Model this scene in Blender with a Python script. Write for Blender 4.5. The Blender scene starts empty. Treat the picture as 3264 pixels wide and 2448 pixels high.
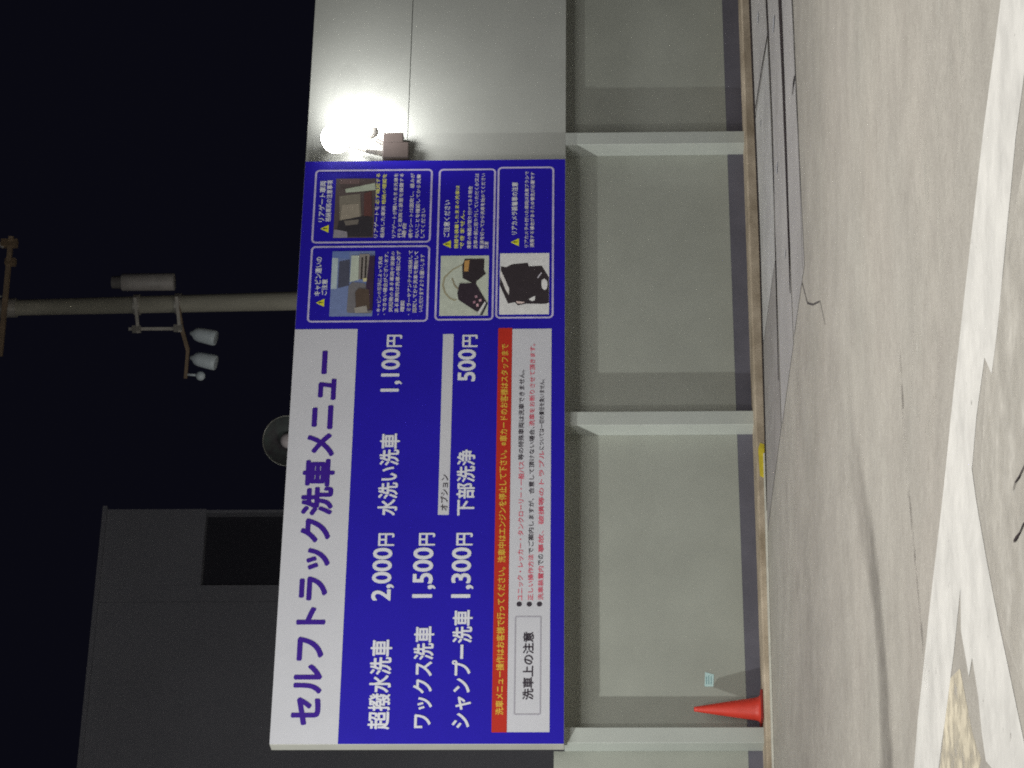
import bpy, bmesh, math, random
from mathutils import Vector, Matrix
random.seed(7)
S = bpy.context.scene
COL = S.collection

# ------------------------------------------------------------------ camera (phone held sideways, long zoom)
F = Vector((math.sin(.49942)*math.cos(.03677), math.cos(.49942)*math.cos(.03677), math.sin(.03677)))
R0 = Vector((math.cos(.49942), -math.sin(.49942), 0)); U0 = R0.cross(F)
rl = -.0063
R1 = math.cos(rl)*R0 + math.sin(rl)*U0; U1 = -math.sin(rl)*R0 + math.cos(rl)*U0
cd = bpy.data.cameras.new('camera'); cam = bpy.data.objects.new('camera', cd); COL.objects.link(cam)
cd.sensor_width = 36; cd.lens = 88.17; cd.clip_start = .1; cd.clip_end = 2000
m = Matrix((( -U1.x, R1.x, -F.x, -9.264), (-U1.y, R1.y, -F.y, -24.867), (-U1.z, R1.z, -F.z, 1.800), (0, 0, 0, 1)))
cam.matrix_world = m
S.camera = cam

# ------------------------------------------------------------------ night sky
W = bpy.data.worlds.new('World'); S.world = W; W.use_nodes = True
bg = W.node_tree.nodes['Background']; bg.inputs[0].default_value = (.50, .50, 1.0, 1); bg.inputs[1].default_value = .0056

# ------------------------------------------------------------------ yard floodlights on masts outside the frame, plus fill lights
def lamp(name, loc, watts, size, color, aim=None, angle=None, blend=.6):
    l = bpy.data.lights.new(name, 'SPOT' if aim else 'POINT'); l.energy = watts; l.color = color; l.shadow_soft_size = size
    o = bpy.data.objects.new(name, l); COL.objects.link(o); o.location = loc
    if aim:
        l.spot_size = math.radians(angle); l.spot_blend = blend
        o.rotation_euler = (Vector(aim) - Vector(loc)).to_track_quat('-Z', 'Y').to_euler()
    return o
lamp('mast_floodlight', (-8.76, -4.77, 6.9), 3800, .10, (.98, 1, .95), (8, 1, 2.5), 66, 1)
lamp('mast_floodlight', (-6.8, -12.2, 7.8), 900, .12, (1, .99, .94), (4, 2, 2.5), 116, .8)
lamp('added_back_fill', (3, 4, 1.9), 240, .15, (1, .97, .93))  # unseen lamp added behind the wall only to lift the building and pole
al = bpy.data.lights.new('yard_fill_light', 'AREA'); al.shape = 'RECTANGLE'; al.size = 14; al.size_y = 10; al.energy = 1440; al.color = (1, .975, .93)  # broad ambient fill, sized and placed to even out the ground brightness
ao = bpy.data.objects.new('yard_fill_light', al); COL.objects.link(ao); ao.location = (-2, -13, 9)
ao.rotation_euler = (Vector((-1.5, -13.5, 0)) - ao.location).to_track_quat('-Z', 'Y').to_euler()

S.view_settings.view_transform = 'Standard'; S.view_settings.look = 'None'; S.view_settings.gamma = 1; S.view_settings.exposure = 0
S.cycles.filter_width = 1.9
S.cycles.use_denoising = False
S.cycles.sample_clamp_indirect = 4

# ------------------------------------------------------------------ helpers
def lin(c): c /= 255; return c/12.92 if c <= .04045 else ((c+.055)/1.055)**2.4
def rgb(r, g, b, k=1.0): return tuple(min(.85, lin(v)*k) for v in (r, g, b))

def mat(name, base, rough=.6, var=.0, scale=3., bump=0., bscale=60., metal=0., spec=.4, tint=None, emit=None, stretch=None):
    M = bpy.data.materials.new(name); M.use_nodes = True; nt = M.node_tree; b = nt.nodes['Principled BSDF']
    b.inputs['Base Color'].default_value = (*base, 1); b.inputs['Roughness'].default_value = rough; b.inputs['Metallic'].default_value = metal
    b.inputs['Specular IOR Level'].default_value = spec
    tc = nt.nodes.new('ShaderNodeTexCoord'); src = tc.outputs['Object']
    if stretch:
        mp = nt.nodes.new('ShaderNodeMapping'); mp.inputs['Scale'].default_value = stretch; nt.links.new(src, mp.inputs['Vector']); src = mp.outputs['Vector']
    if var:
        n = nt.nodes.new('ShaderNodeTexNoise'); n.inputs['Scale'].default_value = scale; n.inputs['Detail'].default_value = 7; n.inputs['Roughness'].default_value = .62
        nt.links.new(src, n.inputs['Vector'])
        r = nt.nodes.new('ShaderNodeValToRGB'); r.color_ramp.elements[0].position = .3; r.color_ramp.elements[1].position = .7
        t = tint or tuple(v*(1-var) for v in base)
        r.color_ramp.elements[0].color = (*t, 1); r.color_ramp.elements[1].color = (*[min(1, v*(1+var*.5)) for v in base], 1)
        nt.links.new(n.outputs['Fac'], r.inputs['Fac']); nt.links.new(r.outputs['Color'], b.inputs['Base Color'])
    if bump:
        n2 = nt.nodes.new('ShaderNodeTexNoise'); n2.inputs['Scale'].default_value = bscale; n2.inputs['Detail'].default_value = 4
        nt.links.new(tc.outputs['Object'], n2.inputs['Vector'])
        bp = nt.nodes.new('ShaderNodeBump'); bp.inputs['Strength'].default_value = bump; bp.inputs['Distance'].default_value = .01
        nt.links.new(n2.outputs['Fac'], bp.inputs['Height']); nt.links.new(bp.outputs['Normal'], b.inputs['Normal'])
    if emit:
        b.inputs['Emission Color'].default_value = (*emit[0], 1); b.inputs['Emission Strength'].default_value = emit[1]
    return M

def link(name, me, mats, parent=None):
    o = bpy.data.objects.new(name, me); COL.objects.link(o)
    for mm in (mats if isinstance(mats, (list, tuple)) else [mats]): me.materials.append(mm)
    if parent: o.parent = parent
    return o
def obj(name, bm, mats, parent=None, smooth=False):
    bmesh.ops.recalc_face_normals(bm, faces=bm.faces)
    me = bpy.data.meshes.new(name); bm.to_mesh(me); bm.free()
    if smooth:
        for p in me.polygons: p.use_smooth = True
    return link(name, me, mats, parent)
def bx(bm, x0, x1, y0, y1, z0, z1, bev=0.0):
    r = bmesh.ops.create_cube(bm, size=1)
    bmesh.ops.scale(bm, vec=(x1-x0, y1-y0, z1-z0), verts=r['verts'])
    bmesh.ops.translate(bm, vec=((x0+x1)/2, (y0+y1)/2, (z0+z1)/2), verts=r['verts'])
    if bev:
        es = {e for v in r['verts'] for e in v.link_edges}
        bmesh.ops.bevel(bm, geom=list(es), offset=bev, segments=2, affect='EDGES', profile=.5)
    return bm
def box(name, x0, x1, y0, y1, z0, z1, m, parent=None, bev=0.0): return obj(name, bx(bmesh.new(), x0, x1, y0, y1, z0, z1, bev), m, parent)
def rod(bm, a, b, r0, r1=None, n=16):
    a, b = Vector(a), Vector(b); r1 = r0 if r1 is None else r1; d = b-a
    r = bmesh.ops.create_cone(bm, cap_ends=True, segments=n, radius1=r0, radius2=r1, depth=d.length)
    M = Matrix.Translation((a+b)/2) @ d.to_track_quat('Z', 'Y').to_matrix().to_4x4()
    bmesh.ops.transform(bm, matrix=M, verts=r['verts']); return r['verts']
def bar(bm, a, b, w, h):
    a, b = Vector(a), Vector(b); d = b-a
    r = bmesh.ops.create_cube(bm, size=1)
    bmesh.ops.scale(bm, vec=(w, h, d.length), verts=r['verts'])
    bmesh.ops.transform(bm, matrix=Matrix.Translation((a+b)/2) @ d.to_track_quat('Z', 'Y').to_matrix().to_4x4(), verts=r['verts'])
def lathe(bm, prof, n=32, M=None):
    rings = []
    for r, z in prof:
        rings.append([bm.verts.new((r*math.cos(2*math.pi*i/n), r*math.sin(2*math.pi*i/n), z)) for i in range(n)])
    for a, b in zip(rings, rings[1:]):
        for i in range(n): bm.faces.new((a[i], a[(i+1) % n], b[(i+1) % n], b[i]))
    if M is not None: bmesh.ops.transform(bm, matrix=M, verts=[v for r in rings for v in r])
    return rings
def thing(name, label, cat, loc=(0, 0, 0), group=None, kind=None):
    o = bpy.data.objects.new(name, None); COL.objects.link(o); o.location = loc; o.empty_display_size = .2
    return tag(o, label, cat, group, kind)
def tag(o, label, cat, group=None, kind=None):
    if label: o['label'] = label
    if cat: o['category'] = cat
    if group: o['group'] = group
    if kind: o['kind'] = kind
    return o
def gz(x, y):                                   # the yard rises a little towards the left end of the wall
    t = min(1, max(0, (y+9)/8)); t = t*t*(3-2*t)
    return .011*min(8, max(0, 6-x))*t

# ------------------------------------------------------------------ materials
WHITE = .75
M_post = mat('off_white_metal', rgb(220, 226, 220, .70), .5, .08, 1.3, .05, 40)
M_band = mat('off_white_cladding', rgb(205, 208, 202, .70), .5, .08, .9, .05, 30)
M_panel = mat('grey_wall_panel', rgb(196, 200, 190, .70), .65, .10, 1.2, .12, 90)
M_plinth = mat('navy_grey_plinth', rgb(108, 107, 119, .95), .6, .18, 2.5, .1, 60)
M_kerb = mat('brown_kerb_concrete', rgb(194, 180, 160, .95), .85, .5, 2.2, .5, 70, tint=rgb(158, 142, 120, .85))
M_blue = mat('blue_sign_vinyl', (.021, .011, .46), .42, .06, 1.5, .02, 25)
M_swhite = mat('white_sign_vinyl', (.655, .66, .715), .45, .05, 1.2, .02, 25)
M_side = mat('sign_edge_metal', rgb(205, 204, 196, .8), .5, .08, 3)
M_title = mat('violet_blue_lettering', (.05, .012, .30), .45, .05, 2)
M_ltext = mat('white_lettering', (.78, .79, .86), .45, .05, 2)
M_lav = mat('pale_lavender_print', rgb(172, 166, 222, 1.5), .5, .25, 9)
M_body = mat('small_lavender_print', rgb(178, 175, 220, 1.8), .5, .35, 9)
M_ytext = mat('yellow_small_print', rgb(196, 192, 110, 1.6), .5, .2, 6)
M_red = mat('red_warning_strip', (.54, .034, .020), .45, .10, 1.2)
M_yel = mat('golden_lettering', (.80, .50, .07), .45, .12, 5)
M_black = mat('dark_notice_print', (.045, .035, .05), .5, .1, 4)
M_redp = mat('red_notice_print', rgb(200, 82, 102, 1.3), .5, .15, 4)
M_greyline = mat('grey_outline_print', rgb(160, 158, 168, 1.2), .5)
M_dkbox = mat('taupe_box_plastic', rgb(112, 100, 96, .55), .5, .1, 8, .1, 80)
M_lamp = mat('lit_lamp_glass', (.9, .9, .9), .2, emit=((1, .985, .96), 40))
M_housing = mat('lamp_housing_metal', rgb(190, 186, 180, .8), .4, .1, 8, metal=.3)
M_cone = mat('red_cone_rubber', (.66, .052, .032), .45, .12, 6, .08, 70)
M_coned = mat('dark_red_cone_base', (.26, .02, .016), .6, .2, 8)
M_pole = mat('weathered_pole_concrete', rgb(172, 168, 154, .88), .85, .25, 3, .2, 40, stretch=(1, 1, .25))
M_steel = mat('galvanised_steel', rgb(185, 180, 172, .85), .5, .15, 6, metal=.3)
M_rust = mat('brown_steel_arm', rgb(150, 128, 104, .8), .6, .3, 5)
M_plamp = mat('white_lamp_shell', rgb(222, 232, 238, .95), .4, .06, 6)
M_bldg = mat('grey_building_render', rgb(150, 151, 160, 1.0), .85, .10, .5, .2, 20)
M_dark = mat('dark_glass', (.06, .06, .075), .25, spec=.3)
M_seam = mat('dark_seam', (.05, .05, .05), .8)
M_joint = mat('dark_joint_filler', (.030, .018, .020), .85, .3, 5)

def ground_mat(name, base, tint, warm, slab=False):
    M = bpy.data.materials.new(name); M.use_nodes = True; nt = M.node_tree; b = nt.nodes['Principled BSDF']; b.inputs['Roughness'].default_value = .8; b.inputs['Specular IOR Level'].default_value = .3
    tc = nt.nodes.new('ShaderNodeTexCoord')
    def noise(scale, det=6, rough=.6):
        n = nt.nodes.new('ShaderNodeTexNoise'); n.inputs['Scale'].default_value = scale; n.inputs['Detail'].default_value = det; n.inputs['Roughness'].default_value = rough
        nt.links.new(tc.outputs['Object'], n.inputs['Vector']); return n.outputs['Fac']
    def ramp(f, lo, hi, p0=.35, p1=.65):
        r = nt.nodes.new('ShaderNodeValToRGB'); r.color_ramp.elements[0].position = p0; r.color_ramp.elements[1].position = p1
        r.color_ramp.elements[0].color = (*lo, 1); r.color_ramp.elements[1].color = (*hi, 1); nt.links.new(f, r.inputs['Fac']); return r.outputs['Color']
    def mix(kind, fac, a, c):
        x = nt.nodes.new('ShaderNodeMix'); x.data_type = 'RGBA'; x.blend_type = kind
        if isinstance(fac, float): x.inputs[0].default_value = fac
        else: nt.links.new(fac, x.inputs[0])
        nt.links.new(a, x.inputs[6]); nt.links.new(c, x.inputs[7]); return x.outputs[2]
    c = ramp(noise(.35), base, tint)
    c = mix('MIX', .5, c, ramp(noise(.16, 3), base, warm, .4, .6))
    c = mix('MULTIPLY', .8, c, ramp(noise(1.6, 8, .7), (.78, .77, .77), (1.08, 1.08, 1.08), .32, .68))
    c = mix('MULTIPLY', .7, c, ramp(noise(14, 6, .75), (.80, .79, .78), (1.1, 1.1, 1.1), .3, .7))
    c = mix('MULTIPLY', .3, c, ramp(noise(3.3, 4, .5), (.62, .60, .58), (1, 1, 1), .27, .36))
    c = mix('MULTIPLY', .8, c, ramp(noise(75, 3, .6), (.80, .79, .78), (1.08, 1.08, 1.07), .34, .60))
    if slab:       # colour runs darker towards the slab's left end
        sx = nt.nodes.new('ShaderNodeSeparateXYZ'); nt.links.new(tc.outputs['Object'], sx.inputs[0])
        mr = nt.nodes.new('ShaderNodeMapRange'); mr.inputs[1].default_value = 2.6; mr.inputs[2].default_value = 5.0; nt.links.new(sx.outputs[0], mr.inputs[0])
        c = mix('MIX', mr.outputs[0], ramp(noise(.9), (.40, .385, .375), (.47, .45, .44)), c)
    nt.links.new(c, b.inputs['Base Color'])
    bp = nt.nodes.new('ShaderNodeBump'); bp.inputs['Strength'].default_value = .35; bp.inputs['Distance'].default_value = .01
    nt.links.new(noise(45, 5, .7), bp.inputs['Height']); nt.links.new(bp.outputs['Normal'], b.inputs['Normal'])
    return M
M_ground = ground_mat('yard_concrete', (.49, .465, .42), (.455, .45, .405), (.51, .475, .42))
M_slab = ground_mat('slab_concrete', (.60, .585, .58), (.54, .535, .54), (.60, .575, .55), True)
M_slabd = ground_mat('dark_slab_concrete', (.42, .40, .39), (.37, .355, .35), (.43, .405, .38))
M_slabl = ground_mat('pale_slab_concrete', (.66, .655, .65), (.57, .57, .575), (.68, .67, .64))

def decal(name, col, lo, hi, scale, stretch=(1, 1, 1), rough=.8, use_uv=False):
    M = bpy.data.materials.new(name); M.use_nodes = True; nt = M.node_tree; b = nt.nodes['Principled BSDF']
    b.inputs['Base Color'].default_value = (*col, 1); b.inputs['Roughness'].default_value = rough
    tc = nt.nodes.new('ShaderNodeTexCoord'); mp = nt.nodes.new('ShaderNodeMapping'); mp.inputs['Scale'].default_value = stretch
    n = nt.nodes.new('ShaderNodeTexNoise'); n.inputs['Scale'].default_value = scale; n.inputs['Detail'].default_value = 7; n.inputs['Roughness'].default_value = .65
    nt.links.new(tc.outputs['Object'], mp.inputs['Vector']); nt.links.new(mp.outputs['Vector'], n.inputs['Vector'])
    r = nt.nodes.new('ShaderNodeMapRange'); r.inputs[1].default_value = lo; r.inputs[2].default_value = hi; nt.links.new(n.outputs['Fac'], r.inputs[0])
    out = r.outputs[0]
    if use_uv:
        sx = nt.nodes.new('ShaderNodeSeparateXYZ'); nt.links.new(tc.outputs['UV'], sx.inputs[0])
        def math_(op, a, v):
            k = nt.nodes.new('ShaderNodeMath'); k.operation = op; nt.links.new(a, k.inputs[0])
            if isinstance(v, (int, float)): k.inputs[1].default_value = v
            else: nt.links.new(v, k.inputs[1])
            return k.outputs[0]
        u = math_('ABSOLUTE', math_('SUBTRACT', sx.outputs[0], .5), 0)
        e = nt.nodes.new('ShaderNodeMapRange'); e.inputs[1].default_value = .5; e.inputs[2].default_value = .22; nt.links.new(u, e.inputs[0])
        out = math_('MULTIPLY', math_('MULTIPLY', out, e.outputs[0]), sx.outputs[1])
    nt.links.new(out, b.inputs['Alpha'])
    n3 = nt.nodes.new('ShaderNodeTexNoise'); n3.inputs['Scale'].default_value = 2.6; n3.inputs['Detail'].default_value = 8; n3.inputs['Roughness'].default_value = .7; nt.links.new(tc.outputs['Object'], n3.inputs['Vector'])
    cr = nt.nodes.new('ShaderNodeValToRGB'); cr.color_ramp.elements[0].position = .33; cr.color_ramp.elements[1].position = .62
    cr.color_ramp.elements[0].color = (*[v*.80 for v in col], 1); cr.color_ramp.elements[1].color = (*[min(1, v*1.05) for v in col], 1)
    nt.links.new(n3.outputs['Fac'], cr.inputs['Fac']); nt.links.new(cr.outputs['Color'], b.inputs['Base Color'])
    return M
M_paint = decal('worn_white_paint', (.76, .75, .71), .25, .34, 10.0)
M_ypaint = decal('worn_cream_paint', (.76, .69, .53), .34, .56, 5.0)
M_tyre = decal('rubber_mark', (.16, .145, .13), .15, 1.25, 2.6, (1, 1, 1), use_uv=True)
M_pale = decal('pale_lime_stain', (.74, .71, .64), .28, .74, 3.0)
M_pale2 = decal('faint_lime_stain', (.66, .64, .58), .54, .80, 3.4)
M_grime = decal('brown_grime', (.12, .10, .09), .52, .85, 3.0)

# ------------------------------------------------------------------ the yard
xs = [-120, -80, -30, -16] + [x*1.0 for x in range(-12, 15)] + [20, 40, 120]
ys = [-120, -90, -40, -25] + [y*1.0 for y in range(-18, 2)] + [3, 8, 20, 60, 120]
bm = bmesh.new(); V = [[bm.verts.new((x, y, gz(x, y))) for y in ys] for x in xs]
for i in range(len(xs)-1):
    for j in range(len(ys)-1): bm.faces.new((V[i][j], V[i+1][j], V[i+1][j+1], V[i][j+1]))
ground = obj('ground', bm, M_ground); tag(ground, None, None, None, 'structure')

def sheet(name, pts, h, m, parent=ground, jit=0.0):
    """flat patch lying h above the yard, edges cut into short pieces so they follow it"""
    out = []
    for (ax, ay), (bx_, by) in zip(pts, pts[1:]+pts[:1]):
        n = max(1, int(math.hypot(bx_-ax, by-ay)/.22)) if jit else max(1, int(math.hypot(bx_-ax, by-ay)/1.0))
        for k in range(n):
            t = k/n; j = jit if k else 0
            out.append((ax+(bx_-ax)*t+random.uniform(-j, j), ay+(by-ay)*t+random.uniform(-j, j)))
    b = bmesh.new(); b.faces.new([b.verts.new((x, y, gz(x, y)+h)) for x, y in out])
    bmesh.ops.triangulate(b, faces=b.faces)
    o = obj(name, b, m, parent)
    for p in o.data.polygons:
        if p.normal.z < 0: p.flip()
    return o
def gridsheet(name, x0, x1, y0, y1, h, m, skew=(0, 0)):
    n = max(2, int((x1-x0)/.5)); k = max(2, int((y1-y0)/.5)); b = bmesh.new(); g = []
    for i in range(n+1):
        row = []
        for j in range(k+1):
            s, t = i/n, j/k; x = x0+(x1-x0)*s+skew[0]*(1-t)*(1-s)+skew[1]*(1-t)*s; y = y0+(y1-y0)*t
            row.append(b.verts.new((x, y, gz(x, y)+h)))
        g.append(row)
    for i in range(n):
        for j in range(k): b.faces.new((g[i][j], g[i+1][j], g[i+1][j+1], g[i][j+1]))
    return obj(name, b, m, ground)
# concrete apron in front of the wall, poured in strips
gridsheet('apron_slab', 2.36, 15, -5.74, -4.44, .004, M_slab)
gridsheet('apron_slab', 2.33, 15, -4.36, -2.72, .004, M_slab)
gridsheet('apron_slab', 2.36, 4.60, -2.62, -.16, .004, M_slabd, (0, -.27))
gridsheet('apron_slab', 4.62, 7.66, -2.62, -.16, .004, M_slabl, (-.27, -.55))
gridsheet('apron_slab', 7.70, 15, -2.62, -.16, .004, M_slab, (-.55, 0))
def strip(name, pts, h, m, fade=1):
    b = bmesh.new(); uvl = b.loops.layers.uv.new('UVMap'); rows = []; n = len(pts)
    for i, (x, y, w) in enumerate(pts):
        ax, ay = pts[max(0, i-1)][:2]; cx, cy = pts[min(n-1, i+1)][:2]; d = Vector((cx-ax, cy-ay)).normalized(); q = Vector((-d.y, d.x))*w/2
        rows.append([b.verts.new((x+q.x*s, y+q.y*s, gz(x+q.x*s, y+q.y*s)+h)) for s in (-1, 1)])
    for i in range(n-1):
        f = b.faces.new((rows[i][0], rows[i+1][0], rows[i+1][1], rows[i][1]))
        e = lambda k: min(1, k/fade)
        for l, c in zip(f.loops, ((0, e(i)), (0, e(i+1)), (1, e(i+1)), (1, e(i)))): l[uvl].uv = c
    o = obj(name, b, m, ground)
    for p in o.data.polygons:
        if p.normal.z < 0: p.flip()
    return o
def dense(pts, step=.5):
    o = []
    for a, b in zip(pts, pts[1:]):
        n = max(1, int(math.hypot(b[0]-a[0], b[1]-a[1])/step))
        o += [tuple(a[k]+(b[k]-a[k])*i/n for k in range(3)) for i in range(n)]
    return o+[pts[-1]]
strip('slab_joint', dense([(15, -2.75, .26), (7.5, -2.80, .17), (7.08, -2.83, .12), (5.8, -2.82, .07), (4.4, -2.66, .07), (2.96, -2.50, .05)]), .009, M_joint)
strip('slab_joint', dense([(15, -4.44, .42), (6.24, -4.45, .36), (5.16, -4.44, .28), (4.3, -4.40, .22), (3.37, -4.33, .14), (2.94, -4.26, .05)]), .009, M_joint)
strip('slab_joint', dense([(7.08, -2.83, .03), (7.40, -1.7, .03), (7.69, -.5, .03)]), .0095, M_joint)
strip('slab_joint', dense([(15, -5.76, .10), (5.2, -5.77, .09), (3.2, -5.72, .04), (2.4, -5.6, .03)]), .009, decal('faint_joint', (.10, .09, .09), .2, .7, 3))
strip('slab_joint', dense([(15, -.30, .34), (9.4, -.31, .30), (7.9, -.30, .24), (6.0, -.28, .22), (4.3, -.27, .22), (3.2, -.25, .14), (2.6, -.22, .05)]), .010, M_joint)
# painted lines
main_line = [(-1.55, -18), (-2.3, -15.69), (-2.5, -14.99), (-2.76, -14.29), (-3.05, -13.52), (-3.38, -12.74), (-3.68, -11.92), (-4.0, -11.14), (-4.18, -10.82), (-4.62, -9.6),
        (-5.0, -10.6), (-4.56, -11.86), (-4.26, -12.7), (-4.06, -13.13), (-3.7, -13.84), (-3.57, -14.06), (-3.45, -14.44), (-3.62, -14.59), (-3.52, -14.86),
        (-3.39, -15.10), (-3.06, -15.72), (-2.3, -18)]
branch_line = [(-3.70, -13.80), (-4.05, -13.14), (-4.25, -13.04), (-4.56, -13.18), (-4.52, -13.33), (-4.75, -13.42), (-4.96, -13.44), (-5.11, -13.49), (-5.2, -13.64), (-6.4, -14.2),
        (-6.4, -15.1), (-5.4, -14.56), (-4.72, -14.2), (-4.24, -13.98), (-3.91, -13.85)]
sheet('painted_line', main_line, .0016, M_paint, jit=.006)
sheet('painted_line', branch_line, .0020, M_paint, jit=.006)
sheet('painted_patch', [(-4.30, -12.50), (-4.40, -12.90), (-4.62, -13.02), (-4.85, -13.15), (-5.05, -13.35), (-5.15, -13.0), (-4.72, -11.7), (-4.60, -11.85)], .0014, M_ypaint)
# dark rubber marks, lime stains, a tar-filled crack
strip('tyre_mark', dense([(-.6, -8.3, .7), (-1.6, -9.0, .7), (-2.41, -9.47, .55), (-3.0, -9.55, .62), (-3.4, -9.52, .8), (-3.7, -9.48, .95), (-4.6, -9.3, 1.1)], .25), .004, M_tyre, 7)
strip('tyre_mark', dense([(-1.7, -11.5, .07), (-2.5, -11.42, .09), (-3.3, -11.54, .07), (-4.0, -11.62, .06)]), .0032, M_grime)
sheet('lime_stain', [(-3.5, -14.5), (-3.9, -14.0), (-4.8, -14.3), (-5.6, -15.0), (-5.0, -16.3), (-3.2, -16.3)], .0012, M_pale)
sheet('lime_stain', [(-1.2, -15.6), (-2.3, -13.9), (-2.9, -12.5), (-2.3, -11.8), (-1.2, -13.0), (-.2, -15.4)], .0012, M_pale2)
strip('crack', [(-4.46, -15.5, .006), (-4.40, -15.17, .008), (-4.385, -15.05, .012), (-4.36, -14.95, .008), (-4.365, -14.88, .006)], .006, M_joint)
strip('crack', [(-4.70, -15.3, .008), (-4.61, -15.05, .012), (-4.60, -14.94, .010), (-4.58, -14.84, .02), (-4.565, -14.78, .012)], .006, M_joint)
strip('crack', [(2.35, -5.45, .02), (1.9, -5.85, .02), (1.62, -6.3, .018), (1.30, -6.9, .015), (.9, -7.2, .008)], .005, decal('crack_line', (.09, .08, .08), .1, .6, 4))

for k, (fx, fy, fr) in enumerate(((8.25, -1.5, .05), (6.6, -3.6, .06), (5.0, -3.3, .04), (7.0, -1.2, .03), (3.6, -3.9, .03))):
    sheet('pale_fleck', [(fx+fr*(1+.3*math.sin(a*2+k))*math.cos(a), fy+2.5*fr*math.sin(a)) for a in [i*math.pi/4 for i in range(8)]], .012, M_swhite)
strip('oil_spot', [(4.42, -5.72, .04), (4.45, -5.55, .06), (4.43, -5.40, .03)], .012, M_joint)
# ------------------------------------------------------------------ kerb at the foot of the wall
def kz(x): return .146-.0045*x
bm = bmesh.new(); rows = []
for i in range(0, 35):
    x = -4+i*.6
    rows.append([bm.verts.new(p) for p in ((x, -.15, -.05), (x, -.145, kz(x)-.018), (x, -.128, kz(x)-.004), (x, -.11, kz(x)), (x, .60, kz(x)), (x, .60, -.05))])
for a, b in zip(rows, rows[1:]):
    for k in range(5): bm.faces.new((a[k], b[k], b[k+1], a[k+1]))
kerb = obj('kerb', bm, M_kerb); tag(kerb, None, None, None, 'structure')
bm = bmesh.new(); rows = []
for i in range(0, 20):                                    # pale mortar edging along the kerb's foot
    x = -2+i*.28; wob = random.uniform(-.006, .006)
    rows.append([bm.verts.new((x, y+wob, gz(x, -.2)+z)) for y, z in ((-.152, .004), (-.152, .026), (-.170, .024), (-.178, .003))])
for a, b in zip(rows, rows[1:]):
    for k in range(3): bm.faces.new((a[k], b[k], b[k+1], a[k+1]))
obj('edging', bm, mat('pale_mortar', rgb(222, 220, 208, .85), .8, .15, 8), kerb)
bm = bmesh.new()
mk = [bm.verts.new((x, -.1535, z)) for x, z in ((3.02, .045), (3.44, .040), (3.46, .085), (3.38, .108), (3.2, .104), (3.05, .10))]
bm.faces.new(mk); obj('yellow_mark', bm, mat('yellow_paint', rgb(226, 205, 62, .95), .6, .25, 9), kerb)

# ------------------------------------------------------------------ the wall: posts, recessed panels, cladding above
wall = thing('wash_bay_wall', 'long pale grey wall with recessed panels between posts, below and behind the blue sign', 'wall', (3.8, .3, .12))
def wpart(name, *a, **k):
    o = box(name, *a, **k); o.parent = wall; o.matrix_parent_inverse = Matrix.Translation((-3.8, -.3, -.12)); return o
PX = [.0665, 3.843, 7.638, 11.43]
for x in PX: wpart('post', x, x+.175, .14, .42, kz(x)-.03, 2.246, M_post, bev=.006)
edges = [-3.6]+PX
for i, x in enumerate(edges):
    a = x+(.175 if i else 0); b = edges[i+1] if i+1 < len(edges) else 15
    wpart('bay_panel', a+.001, b-.001, .386, .48, .302, 2.36 if i == 0 else 2.27, M_panel)
    wpart('plinth', a+.001, b-.001, .380, .48, .09, .3005, M_plinth)
up = wpart('upper_cladding', .18, 15, .14, .60, 2.243, 4.139, M_band, bev=.004)
wpart('upper_cladding', .18, 15, .14, .60, 4.147, 5.362, M_band, bev=.004)
wpart('cladding_seam', .183, 14.99, .152, .59, 4.135, 4.151, M_seam)

# ------------------------------------------------------------------ the menu sign
SW, ZB, ZT = 7.34, 2.245, 5.345
sign = thing('menu_sign', 'big blue truck wash price board with a white title band across its top', 'sign', (SW/2, .1, ZB))
def sp(o):
    o.parent = sign; o.matrix_parent_inverse = Matrix.Translation((-SW/2, -.1, -ZB)); return o
sp(box('sign_case', 0, SW, 0, .172, ZB-.002, ZT, M_side, bev=.010))
def quad(name, x0, x1, z0, z1, y, m):
    b = bmesh.new(); b.faces.new([b.verts.new(p) for p in ((x0, y, z0), (x1, y, z0), (x1, y, z1), (x0, y, z1))])
    me = bpy.data.meshes.new(name); b.to_mesh(me); b.free(); return sp(link(name, me, m))
quad('blue_face', .004, SW-.004, ZB+.002, ZT-.004, -.003, M_blue)
quad('title_band', .003, 5.03, 4.622, ZT-.003, -.006, M_swhite)
quad('option_bar', 2.665, 4.955, 3.517, 3.638, -.006, M_swhite)
quad('warning_strip', .130, 5.03, 2.847, 3.008, -.006, M_red)
quad('notice_panel', .133, 5.016, 2.398, 2.845, -.006, M_swhite)

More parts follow.
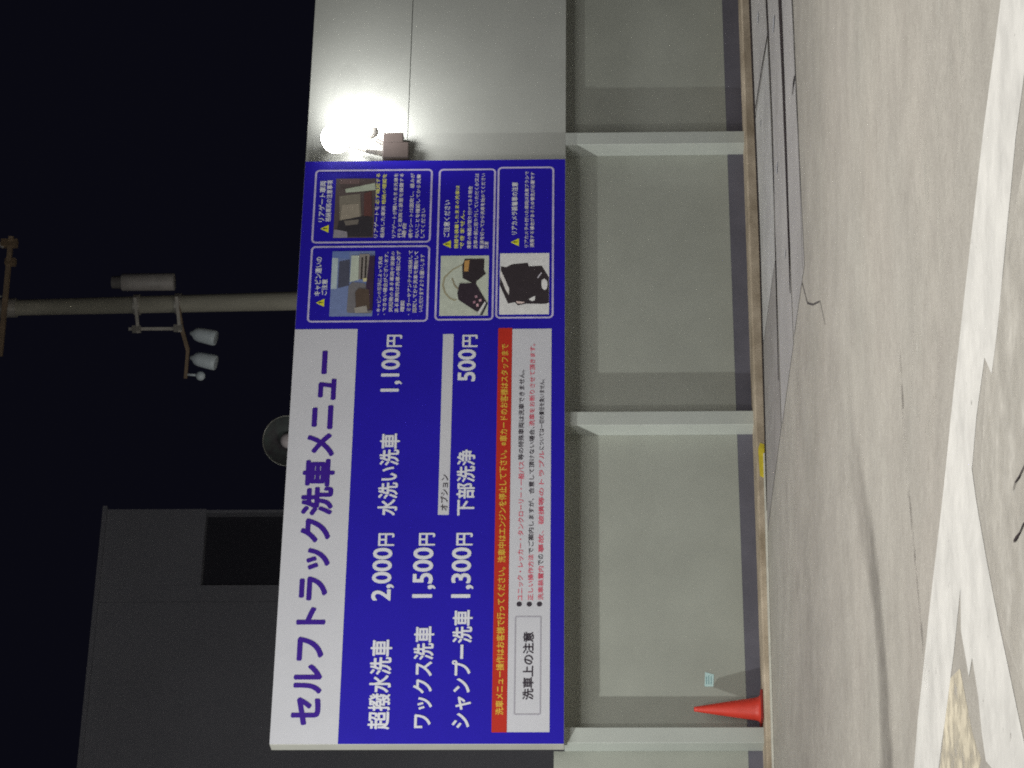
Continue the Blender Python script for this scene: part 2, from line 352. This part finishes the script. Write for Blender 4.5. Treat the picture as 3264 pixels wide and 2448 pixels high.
def textmesh(body, x0, x1, z0, z1, y, off=.02, res=3):
    """lettering stretched to fill its measured box on the sign; returns verts, faces"""
    c = bpy.data.curves.new('lettering', 'FONT'); c.body = body; c.resolution_u = res
    o = bpy.data.objects.new('lettering', c); COL.objects.link(o)
    dg = bpy.context.evaluated_depsgraph_get(); dg.update()
    me = bpy.data.meshes.new_from_object(o.evaluated_get(dg))
    vs = [v.co.copy() for v in me.vertices]; fs = [tuple(p.vertices) for p in me.polygons]
    bpy.data.objects.remove(o); bpy.data.curves.remove(c); bpy.data.meshes.remove(me)
    ax, bx_ = min(v.x for v in vs), max(v.x for v in vs); az, bz = min(v.y for v in vs), max(v.y for v in vs)
    sx = (x1-x0)/max(1e-6, bx_-ax); sz = (z1-z0)/max(1e-6, bz-az)
    # heavier strokes: the outline laid down again around itself, each layer a hair in front of the last
    dx, dz = off*sx, off*sz; k8 = 8 if res > 2 else 4; OV, OF = [], []
    sx = (x1-x0-2*dx)/max(1e-6, bx_-ax); sz = (z1-z0-2*dz)/max(1e-6, bz-az)
    for k in range(k8+1):
        a = 2*math.pi*k/k8; ox, oz = (0, 0) if k == k8 else (dx*math.cos(a), dz*math.sin(a)); n = len(OV)
        OV += [(x0+dx+ox+(v.x-ax)*sx, y-.00012*k, z0+dz+oz+(v.y-az)*sz) for v in vs]; OF += [tuple(i+n for i in f) for f in fs]
    return OV, OF
def lettering(name, items, m, y=-.009):
    for it in items:
        vs, fs = textmesh(*it[:5], y, *it[5:])
        me = bpy.data.meshes.new(name); me.from_pydata(vs, [], fs); sp(link(name, me, m))
lettering('title_lettering', [('セルフトラック洗車メニュー', .211, 4.746, 4.800, 5.158, .038, 6)], M_title)
O1 = .024
lettering('menu_lettering', [
    ('超撥水洗車', .163, 1.185, 4.085, 4.317, O1, 4), ('ワックス洗車', .178, 1.338, 3.639, 3.856, O1, 4), ('シャンプー洗車', .178, 1.527, 3.229, 3.445, O1, 4),
    ('水洗い洗車', 2.658, 3.677, 4.088, 4.308, O1, 4), ('下部洗浄', 2.654, 3.470, 3.238, 3.442, O1, 4)], M_ltext)
lettering('price_lettering', [
    ('2,000', 1.637, 2.268, 4.122-.030, 4.336, .024, 4), ('円', 2.290, 2.444, 4.108, 4.284, .024, 4),
    ('1,500', 1.671, 2.270, 3.670-.030, 3.894, .024, 4), ('円', 2.292, 2.445, 3.660, 3.838, .024, 4),
    ('1,300', 1.669, 2.270, 3.258-.030, 3.472, .024, 4), ('円', 2.292, 2.444, 3.248, 3.428, .024, 4),
    ('1,100', 4.208, 4.762, 4.119-.030, 4.332, .024, 4), ('円', 4.788, 4.949, 4.105, 4.280, .024, 4),
    ('500', 4.335, 4.752, 3.256, 3.461, .024, 4), ('円', 4.780, 4.942, 3.240, 3.416, .024, 4)], M_ltext)
lettering('option_lettering', [('オプション', 2.715, 3.158, 3.533, 3.616, .012, 3)], M_black)
lettering('warning_lettering', [('洗車メニュー操作はお客様で行ってください。洗車中はエンジンを停止して下さい。※車カードのお客様はスタッフまで', .324, 4.819, 2.884, 2.972, .022, 2)], M_yel)
lettering('notice_heading', [('洗車上の注意', .493, 1.269, 2.570, 2.688, .020, 3)], M_black)
for x, z in ((1.594, 2.732), (1.593, 2.623), (1.593, 2.513)):
    dots = bmesh.new(); dots.faces.new([dots.verts.new((x+.029*math.cos(t), -.009, z+.029*math.sin(t))) for t in [i*math.pi/8 for i in range(16)]])
    sp(obj('bullet_dot', dots, M_black))
lettering('red_notice_lettering', [
    ('ユニック・レッカー・タンクローリー・一般バス', 1.637, 3.318, 2.692, 2.758, .012, 2), ('正しい操作方法', 1.637, 2.180, 2.582, 2.642, .012, 2),
    ('洗車をお断りさせて頂きます。', 3.760, 4.817, 2.582, 2.644, .012, 2), ('洗車装置内', 1.640, 2.040, 2.472, 2.532, .012, 2), ('事故、破損等のトラブル', 2.202, 3.449, 2.472, 2.534, .012, 2)], M_redp)
lettering('dark_notice_lettering', [
    ('等の特殊車両は洗車できません。', 3.333, 4.476, 2.700, 2.764, .012, 2), ('でご案内しますが、合意して頂けない場合、', 2.190, 3.750, 2.582, 2.642, .012, 2),
    ('での', 2.052, 2.183, 2.474, 2.532, .012, 2), ('については一切の責任を負いません。', 3.462, 4.353, 2.474, 2.534, .012, 2)], M_black)
def outline(name, x0, x1, z0, z1, rad, w, m, y=-.006):
    b = bmesh.new(); inn, out = [], []
    for cx, cz, a0 in ((x1-rad, z1-rad, 0), (x0+rad, z1-rad, 90), (x0+rad, z0+rad, 180), (x1-rad, z0+rad, 270)):
        for k in range(7):
            a = math.radians(a0+k*15); c, s = math.cos(a), math.sin(a)
            out.append(b.verts.new((cx+rad*c, y, cz+rad*s))); inn.append(b.verts.new((cx+(rad-w)*c, y, cz+(rad-w)*s)))
    n = len(inn)
    for i in range(n): b.faces.new((inn[i], out[i], out[(i+1) % n], inn[(i+1) % n]))
    me = bpy.data.meshes.new(name); b.to_mesh(me); b.free(); return sp(link(name, me, m))
outline('notice_frame', .324, 1.454, 2.490, 2.777, .02, .014, M_greyline, -.009)
PAN = (('info_frame', 5.120, 6.150, 3.818, 5.212), ('info_frame', 6.188, 7.214, 3.816, 5.216), ('info_frame', 5.134, 7.212, 3.066, 3.744), ('info_frame', 5.154, 7.232, 2.376, 3.046))
for n, a, b, c, d in PAN: outline(n, a, b, c, d, .055, .022, M_lav)
def warn(x, z, w=.107, h=.092):
    b = bmesh.new(); b.faces.new([b.verts.new((px, -.007, pz)) for px, pz in ((x-w/2, z-h/2), (x+w/2, z-h/2), (x+.004, z+h/2), (x-.004, z+h/2))])
    sp(obj('warning_triangle', b, M_warn))
    lettering('warning_mark', [('!', x-.008, x+.008, z-.03, z+.022, .03, 2)], M_black, -.010)
M_warn = mat('yellow_triangle_print', rgb(206, 204, 50, 1.5), .45, .1, 6)
for q in ((5.382, 5.069), (6.389, 5.066), (6.161, 3.624), (6.181, 2.830)): warn(*q)
H = .028
lettering('info_heading', [('キャビン違いの', 5.474, 6.001, 5.072, 5.150, H, 2), ('ご注意', 5.482, 5.697, 4.998, 5.064, H, 2),
    ('リアゲート車両', 6.484, 7.057, 5.076, 5.152, H, 2), ('格納車両の注意事項', 6.484, 7.065, 4.998, 5.068, H, 2),
    ('ご注意ください', 6.258, 6.771, 3.598, 3.670, H, 2), ('リアカメラ装着車の注意', 6.285, 7.013, 2.804, 2.876, H, 2)], M_ltext)
T = .026; B = .022
def rows(L): return [(t, x0, x1, z-B, z+B+.006, T, 1) for t, x0, x1, z in L]
lettering('info_text', rows([
    ('・キャビンの形状によって洗車', 5.212, 6.003, 4.389), ('・できない場合がございます。', 5.211, 6.063, 4.322), ('突起物のある車両や架装の', 5.253, 6.071, 4.248), ('ある車両は洗車の前に必ず', 5.244, 6.079, 4.181), ('確認', 5.252, 5.405, 4.115),
    ('・ミラーやアンテナは格納して', 5.209, 6.078, 4.041), ('固定してから洗車を開始して', 5.242, 6.069, 3.974), ('いただけますようお願いします', 5.25, 6.024, 3.900),
    ('リアゲートを', 6.257, 6.70, 4.459), ('格納した車両', 6.256, 6.70, 4.383), ('リアゲートが開いたまま洗車を', 6.255, 7.155, 4.247), ('行うと車両と装置を損傷する', 6.254, 7.154, 4.179), ('場合', 6.254, 6.465, 4.127),
    ('幌やシートは固定し、緩みが', 6.253, 7.153, 4.051), ('ないことを確認してから洗車', 6.252, 7.139, 3.976), ('してください', 6.251, 6.658, 3.908),
    ('車載の機器が取り付けてある場合', 6.097, 6.965, 3.362), ('洗車の前に取り外していただくか又は', 6.097, 7.144, 3.287), ('電源を切ってから洗車を始めてください', 6.096, 7.143, 3.212), ('注意', 6.095, 6.192, 3.160),
    ('リアカメラの付いた車両は洗車ブラシで', 6.108, 7.165, 2.695), ('損傷する場合があるため養生が必要です', 6.108, 7.155, 2.628)]), M_body)
lettering('yellow_info_text', rows([('必ず確認する', 6.72, 7.157, 4.459), ('格納の確認を', 6.72, 7.148, 4.383), ('機器を装着したままの洗車は', 6.099, 6.976, 3.513), ('できません。', 6.098, 6.627, 3.445)]), M_ytext)

# printed pictures in the info panels: flat prints
_pm = {}
def pc(r, g, b):
    if (r, g, b) not in _pm: _pm[(r, g, b)] = mat('picture_ink', rgb(r, g, b, 1.55), .5, .12, 14)
    return _pm[(r, g, b)]
def picture(name, x0, x1, z0, z1, back, shapes, y=-.006):
    b = bmesh.new(); mats = [pc(*back)]
    b.faces.new([b.verts.new((px, y, pz)) for px, pz in ((x0, z0), (x1, z0), (x1, z1), (x0, z1))])
    for k, (colr, pts) in enumerate(shapes):
        f = b.faces.new([b.verts.new((x0+(x1-x0)*s, y-.0012*(k+1), z1-(z1-z0)*t)) for s, t in pts])
        mm = pc(*colr)
        if mm not in mats: mats.append(mm)
        f.material_index = mats.index(mm)
    o = obj(name, b, mats); return sp(o)
def R(s0, s1, t0, t1): return [(s0, t0), (s1, t0), (s1, t1), (s0, t1)]
def Q(pts, s0, t0, sw, tw): return [((s0-yy)/sw, (xx-t0)/tw) for xx, yy in pts]
def ell(s, t, rs, rt, n=20): return [(s+rs*math.cos(i*2*math.pi/n), t+rt*math.sin(i*2*math.pi/n)) for i in range(n)]
picture('info_picture', 5.198, 6.076, 4.462, 4.958, (104, 118, 158), [
    ((158, 172, 178), R(.42, .98, .0, .14)), ((92, 110, 160), [(.9, .0), (1, .0), (1, .40), (.88, .40)]), ((70, 72, 88), [(.43, .17), (.84, .17), (.87, .42), (.47, .43)]), ((104, 102, 106), [(.05, .42), (.1, .4), (.46, .42), (.52, .5), (.5, .78), (.42, .9), (.3, .98), (.04, .98)]),
    ((168, 176, 164), [(.52, .44), (.93, .45), (.93, .63), (.55, .64)]), ((128, 122, 118), R(.56, .95, .64, .88)), ((50, 46, 44), R(.56, .90, .69, .73)), ((50, 46, 44), R(.56, .92, .78, .82)),
    ((184, 178, 136), [(.52, .76), (.57, .74), (.58, .86), (.53, .88)]), ((56, 42, 62), [(.08, .9), (.3, .86), (.46, .83), (.92, .88), (.92, 1), (.08, 1)]), ((78, 66, 58), [(.1, .62), (.36, .58), (.42, .66), (.40, .9), (.1, .94)]), ((140, 136, 130), [(.04, .6), (.12, .58), (.15, .86), (.05, .9)])])
picture('info_picture', 6.260, 7.089, 4.488, 4.962, (78, 68, 68), [
    ((158, 166, 150), [(.76, .26), (.82, .24), (.92, .98), (.80, 1), (.77, .5)]), ((112, 106, 96), [(.28, .14), (.70, .1), (.74, .62), (.30, .68)]), ((134, 126, 114), [(.30, .16), (.55, .18), (.57, .6), (.34, .64)]),
    ((48, 45, 50), [(.02, .36), (.10, .08), (.28, .12), (.36, .7), (.34, .96), (.02, .96)]), ((128, 124, 132), [(0, 0), (.14, .02), (.10, .34), (0, .36)]), ((86, 56, 54), [(.36, .74), (.74, .72), (.78, .9), (.36, .94)]), ((96, 78, 78), R(.9, .99, .1, .6)), ((104, 98, 92), [(.2, .3), (.28, .25), (.3, .62), (.22, .6)])])
cw = dict(s0=1225, t0=160, sw=990, tw=800)
loop = [(520, 372), (350, 460), (215, 590), (190, 720), (230, 855), (320, 950), (400, 985), (440, 975), (440, 950), (405, 955), (335, 925), (258, 840), (222, 715), (245, 600), (365, 480), (520, 395)]
picture('info_picture', 5.196, 6.003, 3.130, 3.690, (170, 176, 164), [
    ((142, 138, 116), Q(loop, **cw)), ((130, 124, 104), Q([(345, 610), (368, 605), (410, 715), (470, 780), (450, 800), (390, 735)], **cw)),
    ((46, 40, 44), Q([(560, 290), (885, 290), (880, 480), (915, 540), (765, 660), (745, 720), (690, 690), (530, 610), (520, 390)], **cw)), ((168, 130, 78), Q([(555, 325), (640, 310), (620, 500), (550, 500)], **cw)),
    ((48, 40, 48), Q([(480, 700), (740, 690), (940, 1020), (785, 1170), (470, 970), (450, 860)], **cw)), ((228, 230, 228), Q([(790, 1185), (905, 1000), (925, 1025), (825, 1200)], **cw)), ((44, 44, 60), Q([(935, 1020), (955, 1030), (870, 1222), (830, 1222)], **cw)),
    ((150, 118, 130), Q([(738, 905), (775, 895), (785, 935), (748, 945)], **cw)), ((186, 150, 158), Q([(805, 970), (845, 958), (852, 1000), (815, 1008)], **cw)), ((150, 112, 126), Q([(710, 1000), (748, 990), (752, 1030), (716, 1036)], **cw)), ((186, 150, 158), Q([(765, 1045), (802, 1035), (806, 1085), (772, 1090)], **cw))])
dw = dict(s0=1195, t0=1150, sw=990, tw=800)
picture('info_picture', 5.207, 6.030, 2.429, 3.001, (204, 204, 218), [
    ((50, 44, 48), Q([(1165, 415), (1250, 432), (1350, 382), (1600, 362), (1622, 420), (1830, 412), (1945, 600), (1948, 1010), (1900, 1030), (1580, 1025), (1450, 1050), (1400, 1000), (1290, 1020), (1152, 720)], **dw)),
    ((196, 192, 190), Q([(1160, 470), (1200, 550), (1305, 780), (1300, 885), (1245, 790), (1160, 590)], **dw)), ((216, 220, 226), Q([(1830, 650), (1875, 620), (1915, 660), (1925, 720), (1910, 790), (1880, 810), (1845, 790), (1825, 730)], **dw)),
    ((220, 214, 214), Q([(1620, 955), (1690, 915), (1728, 905), (1722, 970), (1680, 988)], **dw)), ((196, 176, 172), Q([(1420, 985), (1560, 1000), (1530, 1022), (1440, 1025)], **dw)), ((170, 166, 176), Q([(1755, 610), (1820, 520), (1835, 535), (1770, 620)], **dw))])

# ------------------------------------------------------------------ twin floodlight beside the sign
fl = thing('floodlight', 'lit twin-head floodlight on the pale wall at the right edge of the blue sign', 'floodlight', (7.56, .1, 4.2))
def fp(o):
    o.parent = fl; o.matrix_parent_inverse = Matrix.Translation((-7.56, -.1, -4.2)); return o
bm = bmesh.new(); bx(bm, 7.375, 7.590, -.03, .138, 4.112, 4.425, .012); bx(bm, 7.592, 7.735, -.02, .138, 4.182, 4.425, .012)
fp(obj('junction_box', bm, M_dkbox))
bm = bmesh.new(); rod(bm, (7.47, .05, 4.42), (7.45, -.05, 4.60), .035, .028); rod(bm, (7.45, -.05, 4.60), (7.58, .02, 4.80), .030); rod(bm, (7.58, .02, 4.80), (7.63, .03, 4.95), .030)
rod(bm, (7.62, .05, 4.42), (7.66, .03, 4.52), .03)
fp(obj('lamp_arm', bm, M_housing))
def head(pos, aim, rad, lens_mat):
    d = Vector(aim).normalized(); M = Matrix.Translation(pos) @ d.to_track_quat('Z', 'Y').to_matrix().to_4x4()
    b = bmesh.new(); lathe(b, [(0.001, -rad*.72), (rad*.45, -rad*.70), (rad*.6, -rad*.50), (rad*.95, -rad*.12), (rad*1.04, 0), (rad*1.04, .015), (rad*.97, .015)], 28, M)
    h = fp(obj('lamp_head', b, M_housing, smooth=True))
    b = bmesh.new(); rr = lathe(b, [(rad*.97, .008), (rad*.8, .028), (rad*.4, .045), (.001, .05)], 28, M)
    l = obj('lamp_lens', b, lens_mat, smooth=True); l.parent = h
head((7.64, -.045, 4.985), (-.55, -1, -.25), .185, M_lamp)
head((7.73, -.01, 4.56), (.75, .25, .35), .085, M_lamp)
for nm, loc, w, s in (('floodlight_beam', (7.66, -.60, 4.94), 135, .22), ('floodlight_beam', (7.83, .0, 4.60), 30, .04)):
    l = lamp(nm, loc, w, s, (1, .99, .97), (8.7, .14, 4.0), 152, .8) if w > 100 else lamp(nm, loc, w, s, (1, .99, .97)); fp(l)

# ------------------------------------------------------------------ traffic cone on the kerb
cone = thing('traffic_cone', 'plain red traffic cone standing on the kerb beside the left wall post', 'traffic cone', (.46, .18, kz(.46)))
bm = bmesh.new(); bx(bm, -.165, .165, -.165, .165, .0, .028, .012)
o = obj('cone_base', bm, M_coned, cone)
bm = bmesh.new(); lathe(bm, [(.150, .028), (.140, .036), (.128, .05), (.118, .09), (.094, .27), (.060, .50), (.030, .69), (.026, .722), (.018, .728), (.016, .715)], 36)
obj('cone_body', bm, M_cone, cone, True)

# ------------------------------------------------------------------ small pale patch of reflected light, painted on the panel
bm = bmesh.new()
q = [(.797, .744), (.796, .650), (.934, .640), (.963, .735)]
f = [bm.verts.new((x, .3835, z)) for x, z in q]; g = [bm.verts.new((x, .3825, z)) for x, z in q]
bm.faces.new(g); bm.faces.new(f)
for i in range(4): bm.faces.new((f[i], f[(i+1) % 4], g[(i+1) % 4], g[i]))
st = obj('painted_light_patch', bm, mat('pale_cyan_light_patch', rgb(196, 226, 226, .95), .4, .06, 9)); tag(st, 'small pale cyan patch of reflected light painted on the grey wall panel above the red cone', 'painted light patch')
bm = bmesh.new()
for z0 in (.668, .694, .718): bm.faces.new([bm.verts.new((x, .3815, z)) for x, z in ((.82, z0), (.915+random.uniform(-.02, .02), z0-.002), (.915, z0+.008), (.82, z0+.010))])
obj('light_patch_marks', bm, mat('grey_cyan_marks', rgb(140, 178, 182, .9), .5), st)

# ------------------------------------------------------------------ utility pole behind the sign
pole = thing('utility_pole', 'tall grey concrete utility pole rising behind the right part of the sign', 'utility pole', (11.15, 9.46, 0))
PB = Vector((11.15, 9.50, 0)); PT = Vector((10.80, 9.34, 13.2))
def pt(z): return PB+(PT-PB)*(z/13.2)
def pp(o):
    o.parent = pole; o.matrix_parent_inverse = Matrix.Translation((-11.15, -9.46, 0)); return o
bm = bmesh.new(); rod(bm, PB, PT, .185, .115, 24); pp(obj('pole_shaft', bm, M_pole, smooth=False))
tx = Vector((.876, -.482, 0))      # across the view
c0 = pt(11.3)
bm = bmesh.new(); a = Vector((10.16, 9.72, 11.38)); b_ = Vector((11.84, 8.82, 11.19)); off = Vector((-.09, -.17, 0)); bar(bm, a+off, b_+off, .075, .075)
e1 = b_+off; bar(bm, e1+Vector((-.10, .055, -.10)), e1+Vector((-.10, .055, .16)), .12, .10); bar(bm, e1+Vector((-.36, .20, -.07)), e1+Vector((-.36, .20, .10)), .10, .10)
arm = pp(obj('crossarm', bm, M_rust))
bm = bmesh.new(); v = rod(bm, pt(11.16)+Vector((0, 0, 0)), pt(11.44), .155, .155, 20); pp(obj('pole_band', bm, M_steel))
def insul(p):
    b = bmesh.new(); lathe(b, [(.001, .04), (.012, .04), (.012, .10), (.05, .11), (.055, .14), (.03, .155), (.05, .17), (.045, .21), (.02, .23), (.001, .235)], 16, Matrix.Translation(p))
    o = obj('insulator', b, mat('insulator_porcelain', (.45, .44, .42), .25), arm, True); return o
for t in (.04, .5, .93): insul(a+off+(b_-a)*t)
# equipment case clamped to the pole's right side
bm = bmesh.new(); e0 = Vector((11.19, 9.16, 8.62)); lathe(bm, [(.001, 0), (.13, .0), (.14, .012), (.14, .83), (.13, .845), (.105, .845), (.10, 1.0), (.001, 1.0)], 20, Matrix.Translation(e0))
pp(obj('equipment_case', bm, mat('grey_case_metal', rgb(178, 172, 168, .75), .5, .2, 4), smooth=True))
bm = bmesh.new()
for z in (8.57, 9.23):
    p = pt(z); bar(bm, p+tx*.10+Vector((-.08, -.16, 0)), p-tx*.46+Vector((-.08, -.16, -.05)), .05, .05); bar(bm, p-tx*.40+Vector((-.08, -.16, -.09)), p-tx*.40+Vector((-.08, -.16, .05)), .09, .09); rod(bm, p+Vector((0, 0, -.05)), p+Vector((0, 0, .05)), .168, .168, 20)
bar(bm, Vector((10.50, 9.46, 8.48)), Vector((10.49, 9.44, 9.34)), .05, .05)
pp(obj('bracket', bm, M_steel))
bm = bmesh.new(); bar(bm, (10.95, 9.22, 8.58), (10.52, 9.45, 8.50), .06, .06); bar(bm, (10.52, 9.45, 8.50), (10.20, 9.62, 8.40), .07, .06); bar(bm, (10.20, 9.62, 8.40), (9.80, 9.83, 8.44), .06, .05)
pp(obj('lamp_bracket_arm', bm, M_rust))
for px, py in ((10.44, 9.49), (10.09, 9.66)):
    bm = bmesh.new(); M = Matrix.Translation((px, py, 8.36)) @ Matrix.Rotation(math.radians(14), 4, 'Y')
    lathe(bm, [(.001, .0), (.03, .0), (.045, -.04), (.10, -.09), (.115, -.16), (.125, -.36), (.12, -.42), (.11, -.43), (.001, -.40)], 20, M)
    o = pp(obj('lamp_shell', bm, M_plamp, smooth=True))
bm = bmesh.new(); bmesh.ops.create_uvsphere(bm, u_segments=18, v_segments=12, radius=.075); bmesh.ops.translate(bm, vec=(9.83, 9.80, 8.20), verts=bm.verts); rod(bm, (9.84, 9.80, 8.22), (9.86, 9.80, 8.43), .02)
pp(obj('ball_lamp', bm, M_plamp, smooth=True))

# ------------------------------------------------------------------ round dish peeking over the sign
dish = thing('round_dish', 'dark round dish with a pale centre peeking over the top edge of the blue sign', 'dish', (7.3, 7.2, 0))
def dp(o):
    o.parent = dish; o.matrix_parent_inverse = Matrix.Translation((-7.3, -7.2, 0)); return o
D = Vector((7.211, 6.991, 6.342)); fac = Matrix.Translation(D) @ (Vector((-9.26, -24.87, 3.2))-D).to_track_quat('Z', 'Y').to_matrix().to_4x4()
bm = bmesh.new(); lathe(bm, [(.352, .04), (.33, .025), (.25, -.02), (.15, -.05), (.05, -.065), (.001, -.066)], 40, fac)
dp(obj('reflector', bm, mat('dark_green_reflector', (.030, .040, .037), .55, .7, 5, spec=.2, tint=(.02, .012, .018)), smooth=True))
bm = bmesh.new(); lathe(bm, [(.345, .03), (.352, .05), (.366, .05), (.368, .025), (.352, .02), (.345, .03)], 40, fac); dp(obj('rim', bm, mat('thin_rim_metal', (.12, .12, .11), .3, metal=.6), smooth=True))
bm = bmesh.new(); lathe(bm, [(.11, -.05), (.105, .02), (.07, .06), (.001, .07)], 24, fac); dp(obj('centre_cap', bm, mat('pale_cap', rgb(196, 186, 188, .7), .5), smooth=True))
bm = bmesh.new(); rod(bm, (7.33, 7.25, 0), (7.33, 7.25, 6.3), .04); dp(obj('mast', bm, M_steel))

# ------------------------------------------------------------------ dark building beyond
bd = thing('dark_building', 'unlit grey building behind the left half of the sign with a dark opening', 'building', (2, 15, 0))
def bp_(o):
    o.parent = bd; o.matrix_parent_inverse = Matrix.Translation((-2, -15, 0)); return o
bm = bmesh.new()
bx(bm, -8, 8.205, 15, 24, 0, 10.62); bx(bm, 8.215, 8.53, 15.01, 24, 0, 10.62); bx(bm, 8.531, 10.0, 15.0, 24, 8.86, 10.62); bx(bm, 9.94, 9.995, 15.03, 15.3, 0, 8.86)
bp_(obj('building_wall', bm, M_bldg))
bm = bmesh.new(); bx(bm, -8.1, 10.04, 14.94, 24.1, 10.622, 10.70); bp_(obj('roof_edge', bm, M_bldg))
bm = bmesh.new(); bx(bm, 8.532, 9.94, 15.2, 15.3, 0, 8.858); bp_(obj('dark_opening', bm, M_dark))
